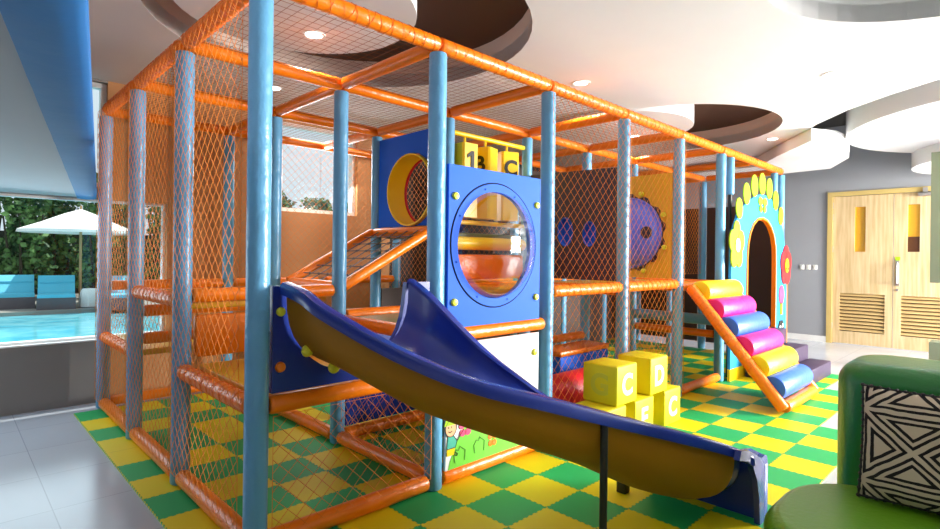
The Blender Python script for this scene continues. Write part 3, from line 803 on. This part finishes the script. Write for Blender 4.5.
hp = thing('porthole_panel', (3*BU, .5*BV, 1.2), 'dark plum panel with two blue rimmed portholes behind the front net', 'panel')
hol = [circle(.60, 1.645, .085, 28, ry=.13), circle(.335, 1.62, .07, 28, ry=.11)]
MB().prism([(.062, 1.2), (BV-.062, 1.2), (BV-.062, 2.225), (.062, 2.20)], pf_x(3*BU-.015, 3*BU+.015), holes=hol).build('board', 'darkpanel', hp, smooth=False)
for hh in hol:
    mb = MB(); cx_, cz_ = sum(p[0] for p in hh)/len(hh), sum(p[1] for p in hh)/len(hh)
    mb.grid([[(3*BU+dx, cx_+(p[0]-cx_)*k_, cz_+(p[1]-cz_)*k_) for p in hh] for dx, k_ in ((-.017, 1.06), (-.017, .99), (.05, .9), (.06, .45), (.062, .02))], close=True)
    mb.build('porthole_cup', 'blue', hp)

dp = thing('bubble_dome_panel', (4*BU, .5*BV, 1.2), 'yellow panel carrying a large lilac dome with round eye holes', 'panel')
dy, dz, drr = .545, 1.67, .385
MB().prism([(.062, 1.2), (BV-.062, 1.2), (BV-.062, 2.28), (.062, 2.28)], pf_x(4*BU-.012, 4*BU+.012), holes=[circle(dy, dz, drr-.03, 48)]).build('board', 'deckyellow', dp, smooth=False)
dome = MB(); prof = [(drr, 4*BU-.02), (drr-.01, 4*BU-.05)]+[((drr-.03)*math.cos(a), 4*BU-.05-.13*math.sin(a)) for a in [PI/2*k/8 for k in range(0, 8)]]+[(.01, 4*BU-.18)]
dome.lathe(prof, (0, dy, dz), 48, 'x', cap=True).build('dome', 'lilac', dp)
for a, b in ((-.29, .0), (.10, .03)):
    MB().lathe([(.062, 4*BU-.168), (.058, 4*BU-.188), (.01, 4*BU-.19)], (0, dy+a, dz+b), 24, 'x').build('eye_hole', 'darkpanel', dp)
ring = []
for k in range(56):
    a = 2*PI*k/56; r = drr+(.04 if (k//2) % 2 else .008); ring.append((dy+r*math.cos(a), dz+r*math.sin(a)))
MB().prism(ring, pf_x(4*BU-.019, 4*BU-.0125), holes=[circle(dy, dz, drr-.02, 48)]).build('scalloped_shadow_ring', 'darkpanel', dp, smooth=False)  # shadow around the dome, put in as a dark scalloped ring
for k in range(8):
    a = 2*PI*k/8+.35
    MB().lathe([(.014, 4*BU-.055), (.024, 4*BU-.045), (.026, 4*BU-.0195)], (0, dy+(drr+.055)*math.cos(a), dz+(drr+.055)*math.sin(a)), 14, 'x').build('knob', 'knob', dp)

# soft blocks inside the lower level
sb = thing('soft_step_block', (3.55*BU, BV-.3, MZ), 'blue soft step with an orange top under the upper deck', 'soft block')
MB().box((3*BU+.1, .72, MZ), (4*BU-.1, 1.02, .42), .02).build('step_body', 'blue', sb)
MB().box((3*BU+.09, .71, .421), (4*BU-.09, 1.03, .475), .018).build('step_top', 'orange', sb)
rr = thing('soft_roll', (2.95, .45, MZ), 'fat red padded roll lying on the mat behind the letter blocks', 'soft roll')
MB().pad((2.3, .45, MZ+.178), (3.62, .45, MZ+.178), .17, 28, .03).build('roll', 'red', rr)

# ------------------------------------------------------------------ roll ladder
rl = thing('roll_ladder', (4.85, -.5, MZ), 'sloping ladder of six coloured padded rolls between orange rails', 'climbing ladder')
xa, xb = 4.335, 5.335
def rpt(x, t): return Vector((x+.03*t, -.105-.85*t, 1.12-1.055*t))
for x in (xa, xb):
    o = MB().pad(rpt(x, 0), rpt(x, 1), .054, 16, .015, .03).build('rail', 'orange', rl)
    if x == xa:
        h = MB(); helix(h, rpt(x, .02), rpt(x, .7), .056, .06, r=.004); h.build('lacing', 'lace', o, smooth=False, fix=False)
MB().pad(rpt(xa+.05, .985), rpt(xb-.05, .985), .056, 16, .01).build('foot_bar', 'orange', rl)
cols = ['rollyellow', 'magenta', 'rollblue', 'magenta', 'rollyellow', 'rollblue']
for k, c in enumerate(cols):
    p = rpt(0, .045+k*.159)+Vector((0, -.035, .0))
    xs0, xs1 = xa+.05, xb-.05
    pts = [(xs0, p.y, p.z), (xs0+.008, p.y, p.z), (xs0+.03, p.y, p.z), (xs1-.03, p.y, p.z), (xs1-.008, p.y, p.z), (xs1, p.y, p.z)]
    o = MB().tube(pts, [.08, .104, .113, .113, .104, .08], 28).build('roll', c, rl)
    o['label'] = {'rollyellow': 'yellow roll', 'magenta': 'magenta roll', 'rollblue': 'royal blue roll'}[c]

# ------------------------------------------------------------------ arch panel
ap = thing('arch_panel', (6.4, -.03, MZ), 'sky blue arched doorway panel with lime petals and flowers', 'panel')
out = [(5.40, .15), (5.40, 1.62), (5.46, 1.75), (5.59, 1.92), (5.76, 2.04), (5.97, 2.131), (6.18, 2.20), (6.385, 2.235), (6.60, 2.23), (6.805, 2.185), (6.97, 2.11), (7.098, 2.0), (7.20, 1.88), (7.277, 1.78), (7.36, 1.55), (7.43, 1.0), (7.43, .15)]
arch = [(5.87, .15), (5.875, 1.40), (5.90, 1.60), (5.97, 1.74), (6.08, 1.85), (6.22, 1.92), (6.40, 1.945), (6.58, 1.92), (6.73, 1.85), (6.86, 1.73), (6.93, 1.58), (6.95, 1.40), (6.95, .15)]
poly = out+arch[::-1]
yb0, yb1 = -.108, -.078
MB().prism(poly, pf_y(yb0, yb1)).build('board', 'archblue', ap, smooth=False)
def offset_in(P, d):
    res = []
    for i, p in enumerate(P):
        a, b = P[max(i-1, 0)], P[min(i+1, len(P)-1)]
        tx, tz_ = b[0]-a[0], b[1]-a[1]; L = math.hypot(tx, tz_)
        res.append((p[0]+tz_/L*d, p[1]-tx/L*d))
    return res
MB().prism(arch+offset_in(arch, .028)[::-1], pf_y(yb0-.012, yb1+.01)).build('arch_trim', 'orange', ap)
MB().box((7.435, yb0-.004, .15), (7.47, yb1+.01, 1.35)).build('side_trim', 'orange', ap, smooth=False)
for xq in ((5.40, 5.87), (6.95, 7.43)): MB().box((xq[0], yb0, MZ), (xq[1], yb1, .148)).build('base_band', 'yellow', ap, smooth=False)
for x, z, a in ((5.60, 2.0, .5), (5.83, 2.19, .35), (6.09, 2.31, .15), (6.365, 2.36, 0), (6.635, 2.325, -.15), (6.893, 2.195, -.3), (7.12, 2.0, -.5)):
    pts = []
    for k in range(28):
        t = 2*PI*k/28; u, w = .112*math.cos(t), .138*math.sin(t)
        pts.append((x+u*math.cos(a)-w*math.sin(a)*.4, z+u*math.sin(a)*.4+w*math.cos(a)))
    MB().prism(pts, pf_y(yb0-.014, yb0-.001)).build('petal', 'lime', ap, smooth=False)
def flower(cx, cz, n, R, pr, m, cm, name, face=False):
    mb = MB()
    for k in range(n):
        a = 2*PI*k/n+PI/2; mb.prism(ell(cx+R*math.cos(a), cz+R*math.sin(a)*1.25, pr, pr*1.25, 20), lambda u, w, s, kk=k: (u, (yb0-.016-.0006*kk) if s == 0 else yb0-.001, w))
    f_ = mb.build(name, m, ap, smooth=False)
    MB().prism(ell(cx, cz, pr*.62, pr*.8, 20), pf_y(yb0-.028, yb0-.0205)).build('flower_centre', cm, f_, smooth=False)
    if face:
        q = MB()
        for ex in (-.035, .035): q.ball((cx+ex, yb0-.029, cz+.04), .012, 1, .3, 1.3, 6)
        q.tube([(cx-.05, yb0-.0295, cz-.03), (cx-.025, yb0-.0295, cz-.06), (cx+.025, yb0-.0295, cz-.06), (cx+.05, yb0-.0295, cz-.03)], .006, 6)
        q.build('smile', 'red', f_)
flower(5.53, 1.57, 5, .13, .10, 'lime', 'white', 'flower')
flower(7.36, 1.33, 5, .10, .125, 'red', 'yellow', 'flower', True)
for sx in (-1, 1):
    MB().prism(ell(6.40+sx*.085, 2.10+.04, .075, .055, 16), pf_y(yb0-.012, yb0-.001)).prism(ell(6.40+sx*.07, 2.045, .05, .045, 16), pf_y(yb0-.013, yb0-.001)).build('butterfly_wing', 'lime', ap, smooth=False)
MB().prism(ell(7.19, .93, .10, .13, 20), pf_y(yb0-.012, yb0-.001)).build('mushroom_cap', 'pink', ap, smooth=False)
MB().box((7.15, yb0-.012, .66), (7.24, yb0-.001, .82)).build('mushroom_stem', 'lime', ap, smooth=False)
pb = MB().prism([(7.07, .30), (7.31, .30), (7.31, .50), (7.25, .58), (7.13, .58), (7.07, .50)], pf_y(yb0-.012, yb0-.001)).build('ladybird', 'ink', ap, smooth=False)
sp_ = MB()
for k, (u, w) in enumerate(((7.12, .36), (7.2, .42), (7.27, .36), (7.14, .49), (7.24, .51))): sp_.prism(ell(u, w, .025, .03, 12), pf_y(yb0-.016, yb0-.0125))
sp_.build('spots', 'white', pb, smooth=False)
for x, zb in ((5.63, 2.17), (7.22, 2.22)):
    q = MB().tube([(x, .0, MZ), (x, .0, zb)], .022, 12).build('bare_pipe', 'black', fr)
    MB().pad((x, .0, zb), (x, .0, TOP-.05), .045, 16).build('sleeve', 'post', q)

# purple steps to the arch
st = thing('soft_stairs', (6.4, -.4, MZ), 'three dark purple padded steps leading up to the arched doorway', 'steps')
for k, (ya, yb, z) in enumerate(((-.80, -.56, .185), (-.555, -.315, .355), (-.31, -.13, .53))):
    MB().box((5.80, ya, MZ), (6.74, yb, z), .014).build('step', 'purple', st)

# ------------------------------------------------------------------ letter blocks
S = .295
def block(x, y, z, letter, lab, side=None):
    t = thing('letter_block', (x+S/2, y+S/2, z), lab, 'toy block', 'yellow letter blocks')
    MB().box((x, y, z), (x+S, y+S, z+S), .012, 3).build('body', 'block', t)
    if letter: text_mesh(letter, .22, .003, face_front(x+S/2, y-.0018, z+S/2), 'letter', 'white', t)
    if side: text_mesh(side, .22, .003, face_left(x-.0018, y+S/2, z+S/2), 'side_letter', 'blockmark', t)
by = -.385
block(2.335, by, MZ, None, 'yellow block at the left end of the bottom row, half hidden by the slide rim')
block(2.76, by, MZ, 'E', 'yellow block in the middle of the bottom row with a pale E')
block(3.24, by, MZ, 'C', 'yellow block at the right end of the bottom row with a white C')
block(2.51, by+.012, MZ+S+.0005, 'C', 'yellow block on top of the pile showing a white C', 'G')
block(3.01, by+.008, MZ+S+.0005, 'D', 'yellow block on top of the pile showing a white D')

# ------------------------------------------------------------------ sofa and cushion
so = thing('sofa', (2.0, -2.6, 0), 'rounded green leather sofa on the mat edge in the front right corner', 'sofa')
def rounded(x0, x1, y0, y1, r, n=10):
    P = []
    for cx, cy, a in ((x1-r, y1-r, 0), (x0+r, y1-r, PI/2), (x0+r, y0+r, PI), (x1-r, y0+r, 1.5*PI)):
        for k in range(n+1): P.append((cx+r*math.cos(a+PI/2*k/n), cy+r*math.sin(a+PI/2*k/n)))
    return P
def soft_slab(mb, outline_fn, z0, z1, rt):
    rows = [[(x, y, z0) for x, y in outline_fn(0)], [(x, y, z1-rt) for x, y in outline_fn(0)]]
    for k in range(1, 9):
        a = PI/2*k/8; rows.append([(x, y, z1-rt+rt*math.sin(a)) for x, y in outline_fn(rt*(1-math.cos(a)))])
    mb.grid(rows, close=True); n = len(rows[0]); mb.f.append(tuple(range(len(mb.v)-n, len(mb.v)))); mb.f.append(tuple(reversed(range(len(mb.v)-n*len(rows), len(mb.v)-n*(len(rows)-1)))))
    return mb
soft_slab(MB(), lambda q: rounded(1.17+q, 1.995, -3.7+q, -1.70-q, .32-q*.3), MZ+.01, .375, .06).build('seat', 'greenseat', so)
soft_slab(MB(), lambda q: rounded(1.998+q, 2.52-q, -3.7+q, -1.815-q, .16-q*.5), MZ+.01, .925, .10).build('backrest', 'green', so)

cu = MB(); nn = 16; hw = .235
top, bot = [], []
for sgn in (1, -1):
    rows = []
    for i in range(nn+1):
        r_ = []
        for j in range(nn+1):
            u, v = -1+2*i/nn, -1+2*j/nn
            pin = 1-.05*(u*u*(1-v*v)+v*v*(1-u*u))*0-.04*((1-u*u)+(1-v*v))*0
            th = .065*((1-u**4)*(1-v**4))**.6
            e = 1-.035*(1-abs(v)**2)*(abs(u) > .999)-.035*(1-abs(u)**2)*(abs(v) > .999)
            r_.append((-sgn*th, u*hw*e, v*hw*e))
        rows.append(r_)
    cu.grid(rows)
pip = []
for k in range(64):
    t = 4*k/64; s_ = int(t); q = t-s_
    u, v = [(-1+2*q, -1), (1, -1+2*q), (1-2*q, 1), (-1, 1-2*q)][s_]
    e = 1-.035*(1-abs(v)**2)*(abs(u) > .999)-.035*(1-abs(u)**2)*(abs(v) > .999)
    pip.append((0, u*hw*e, v*hw*e))
co_ = cu.build('cushion', 'cushion'); tag(co_, 'square cushion with a black and cream triangle print on the green sofa', 'cushion')
co_.location = (1.86, -2.195, .622); co_.rotation_euler = (0, math.radians(10), math.radians(2))
pm = MB().tube(pip+[pip[0]], .006, 6, cap=False)
for k in range(0, 64):
    a = V3(pip[k]); pm.ball(a, .0095, n=4)
pe = pm.build('trim_beads', 'ink'); pe.parent = co_

# ------------------------------------------------------------------ small wall things and the board at the right edge
for k, y in enumerate((.335, .235, .135)):
    t = thing('light_switch', (WX-.004, y, 1.29), ('white switch plate farthest from the doors, left of three', 'white switch plate in the middle of the three by the doors', 'white switch plate nearest the doors, right of three')[k], 'light switch', 'switches by the doors')
    MB().box((WX-.010, y-.036, 1.245), (WX-.0005, y+.036, 1.33), .003).build('plate', 'plate', t)
    MB().box((WX-.015, y-.014, 1.268), (WX-.0105, y+.014, 1.308), .002).build('rocker', 'plate', t)
db = thing('display_board', (8.0, -1.9, 0), 'plain sage green upright board standing before the doors at the right edge', 'board')
MB().box((7.98, -2.6, 1.14), (8.04, -1.59, 2.80), .006).build('panel', 'board', db)
MB().box((7.85, -2.5, 0), (8.17, -1.60, .40), .01).build('base', 'board', db)
MB().tube([(8.01, -2.05, .39), (8.01, -2.05, 1.15)], .03, 12).build('stem', 'steel', db)

# ------------------------------------------------------------------ outside: pool, terrace, loungers, parasol, hedge
tr_ = struct('trim_11', MB().box((-14, 12.9, -.2), (22, 32, .063)), 'terrace'); tr_.name = 'terrace'
po = MB().box((-14, WY+.6, -.3), (22, 12.9, -.02)).build('swimming_pool', 'water', smooth=False); tag(po, 'turquoise swimming pool outside the long low window', 'pool')
cp = MB().box((-14, WY+.19, -.3), (22, WY+.6, .03)).build('terrace', 'terrace', smooth=False); cp['kind'] = 'structure'
def lounger(cx, cy, lab):
    t = thing('sun_lounger', (cx, cy, .06), lab, 'sun lounger', 'sun loungers by the pool')
    g = Vector((CAM.x-cx, CAM.y-cy, 0)).normalized(); e = Vector((-g.y, g.x, 0)); b = Vector((cx, cy, .06))   # g points back to the pool
    def bx(name, m, a0, a1, d0, d1, z0, z1, lift=0., par=t):
        mb = MB(); P = []
        for z_ in (z0, z1):
            for a, d in ((a0, d0), (a1, d0), (a1, d1), (a0, d1)): P.append(b+e*a+g*d+Vector((0, 0, z_+(lift if d == d1 else 0))))
        mb.add(P, [(0,3,2,1),(4,5,6,7),(0,1,5,4),(1,2,6,5),(2,3,7,6),(3,0,4,7)])
        return mb.build(name, m, par, smooth=False)
    bx('wicker_base', 'wicker', -.36, .36, -.45, .75, 0, .27)
    bx('seat_cushion', 'aqua', -.35, .35, -.1, .74, .271, .34)
    bk = bx('back_cushion', 'aqua', -.36, .36, -.12, -.44, .275, .35, .40)
    bx('head_pillow', 'aqua', -.33, .33, -.28, -.42, .56, .60, .15, bk)
lounger(.22, 14.42, 'aqua lounger farthest left beyond the pool')
lounger(.94, 13.80, 'aqua lounger second from left, just left of the parasol')
lounger(2.05, 12.98, 'aqua lounger right of the parasol, partly behind the frame post')
um = thing('parasol', (1.47, 14.25, .06), 'white canvas parasol with a wooden pole beyond the pool', 'parasol')
ux, uy = 1.47, 14.25
MB().tube([(ux, uy, .06), (ux, uy, 2.42)], .03, 10).build('pole', 'wood', um)
rows = []
for k, (r, z) in enumerate(((.02, 2.47), (.35, 2.34), (.8, 2.12), (1.25, 1.93), (1.27, 1.86))):
    rows.append([(ux+r*(1-.03*(j % 2))*math.cos(2*PI*j/16), uy+r*(1-.03*(j % 2))*math.sin(2*PI*j/16), z) for j in range(16)])
MB().grid(rows, close=True).build('canopy', 'canvas', um)
MB().tube([(ux, uy, 2.45), (ux, uy, 2.56)], .025, 8).build('finial', 'wood', um)
tw = thing('towel_table', (1.53, 13.36, .06), 'small table covered by a white towel between the pool loungers', 'table')
MB().prism(circle(1.53, 13.36, .135, 20), pf_z(.42, .46)).build('table_top', 'wood', tw, smooth=False)
MB().tube([(1.53, 13.36, .06), (1.53, 13.36, .42)], .04, 10).build('table_leg', 'wood', tw)
rows = []
for r, z in ((.01, .52), (.14, .51), (.17, .46), (.195, .3), (.21, .08)):
    rows.append([(1.53+r*(1+.06*(j % 3-1))*math.cos(2*PI*j/24), 13.36+r*(1+.06*(j % 3-1))*math.sin(2*PI*j/24), z) for j in range(24)])
MB().grid(rows, close=True).build('towel', 'canvas', tw)
gw = MB().box((-14, 18.9, .06), (22, 19.1, 2.0)).build('wall_garden', 'fence', smooth=False); gw['kind'] = 'structure'
def foliage(h, w):
    mb = MB()
    for k in range(2300):
        a = random.random()*2*PI; z = random.uniform(.1, 1)*h; rr_ = w*math.sqrt(random.random())*(.75+.35*math.sin(z*2.3+a*2))*(1 if z < h*.8 else max(.2, 1.8-(z/h)))
        c = Vector((rr_*math.cos(a), rr_*math.sin(a)*.7, z)); L = random.uniform(.10, .24)
        d = Vector((random.uniform(-1, 1), random.uniform(-1, 1), random.uniform(-1, .5))).normalized(); s2 = d.cross(Vector((random.uniform(-1, 1), random.uniform(-1, 1), .3))).normalized()*L*.34
        mb.add([c, c+d*L*.5+s2, c+d*L, c+d*L*.5-s2], [(0, 1, 2, 3)])
    return mb
protos = []
for v in range(3):
    r0 = thing('hedge_shrub', (0, 0, .06), 'tall dense green shrub in the hedge behind the pool loungers', 'shrub', 'hedge behind the pool')
    h, w = (3.35, 3.6, 3.45)[v], (.62, .60, .63)[v]
    foliage(h, w).build('foliage', 'leaf', None, smooth=False, fix=False).parent = r0
    mb = MB()
    for k in range(5): a = k*1.3; mb.tube([(.2*math.cos(a), .15*math.sin(a), 0), (.45*math.cos(a), .3*math.sin(a), h*.7)], [.05, .02], 6)
    q = mb.build('stems', 'bark'); q.parent = r0
    protos.append(r0)
spots = [(-4.6+1.72*k, 16.5+.1*(k % 2)) for k in range(10)]+[(-3.74+1.72*k, 17.75) for k in range(9)]
for k, (x, y) in enumerate(spots):
    p = protos[k % 3]
    if k < 3: o = p
    else:
        o = p.copy(); COL.objects.link(o)
        for ch in list(p.children):
            c = ch.copy(); COL.objects.link(c); c.parent = o
    o.location = (x, y, .06); o.rotation_euler.z = (k % 2)*PI

# ------------------------------------------------------------------ light
w = bpy.data.worlds.new('sky'); scn.world = w; w.use_nodes = True
bg = w.node_tree.nodes['Background']; bg.inputs['Color'].default_value = (.80, .90, 1, 1); bg.inputs['Strength'].default_value = .8
def area(name, loc, target, sx, sy, e, col):
    l = bpy.data.lights.new(name, 'AREA'); l.shape = 'RECTANGLE'; l.size = sx; l.size_y = sy; l.energy = e; l.color = col
    o = bpy.data.objects.new(name, l); COL.objects.link(o); o.location = loc
    o.rotation_euler = (Vector(target)-Vector(loc)).to_track_quat('-Z', 'Y').to_euler()
    return o
area('daylight_right_window', (8.5, -6.3, 1.75), (3.0, 0, 1.1), 2.6, 2.2, 1700, (1, .97, .92))
area('daylight_pool_window', (-1.7, WY-.05, 1.25), (-1.4, 1.6, 0), 4.0, 1.2, 42, (.72, .88, 1))
area('daylight_upper_window', (2.26, WY-.05, 2.42), (2.1, 1.6, .6), 1.0, .95, 26, (.95, .98, 1))

sun = bpy.data.lights.new('sun', 'SUN'); sun.energy = 4.5; sun.angle = .02; sun.color = (1, .96, .9)
so_ = bpy.data.objects.new('sun', sun); COL.objects.link(so_); so_.rotation_euler = Vector((-.25, -.2, -1)).to_track_quat('-Z', 'Y').to_euler()
scn.view_settings.view_transform = 'Standard'; scn.view_settings.look = 'None'
scn.view_settings.exposure = .25; scn.view_settings.gamma = 1; scn.view_settings.use_curve_mapping = False
scn.cycles.max_bounces = 10; scn.cycles.diffuse_bounces = 6; scn.cycles.transparent_max_bounces = 24
scn.cycles.use_denoising = True
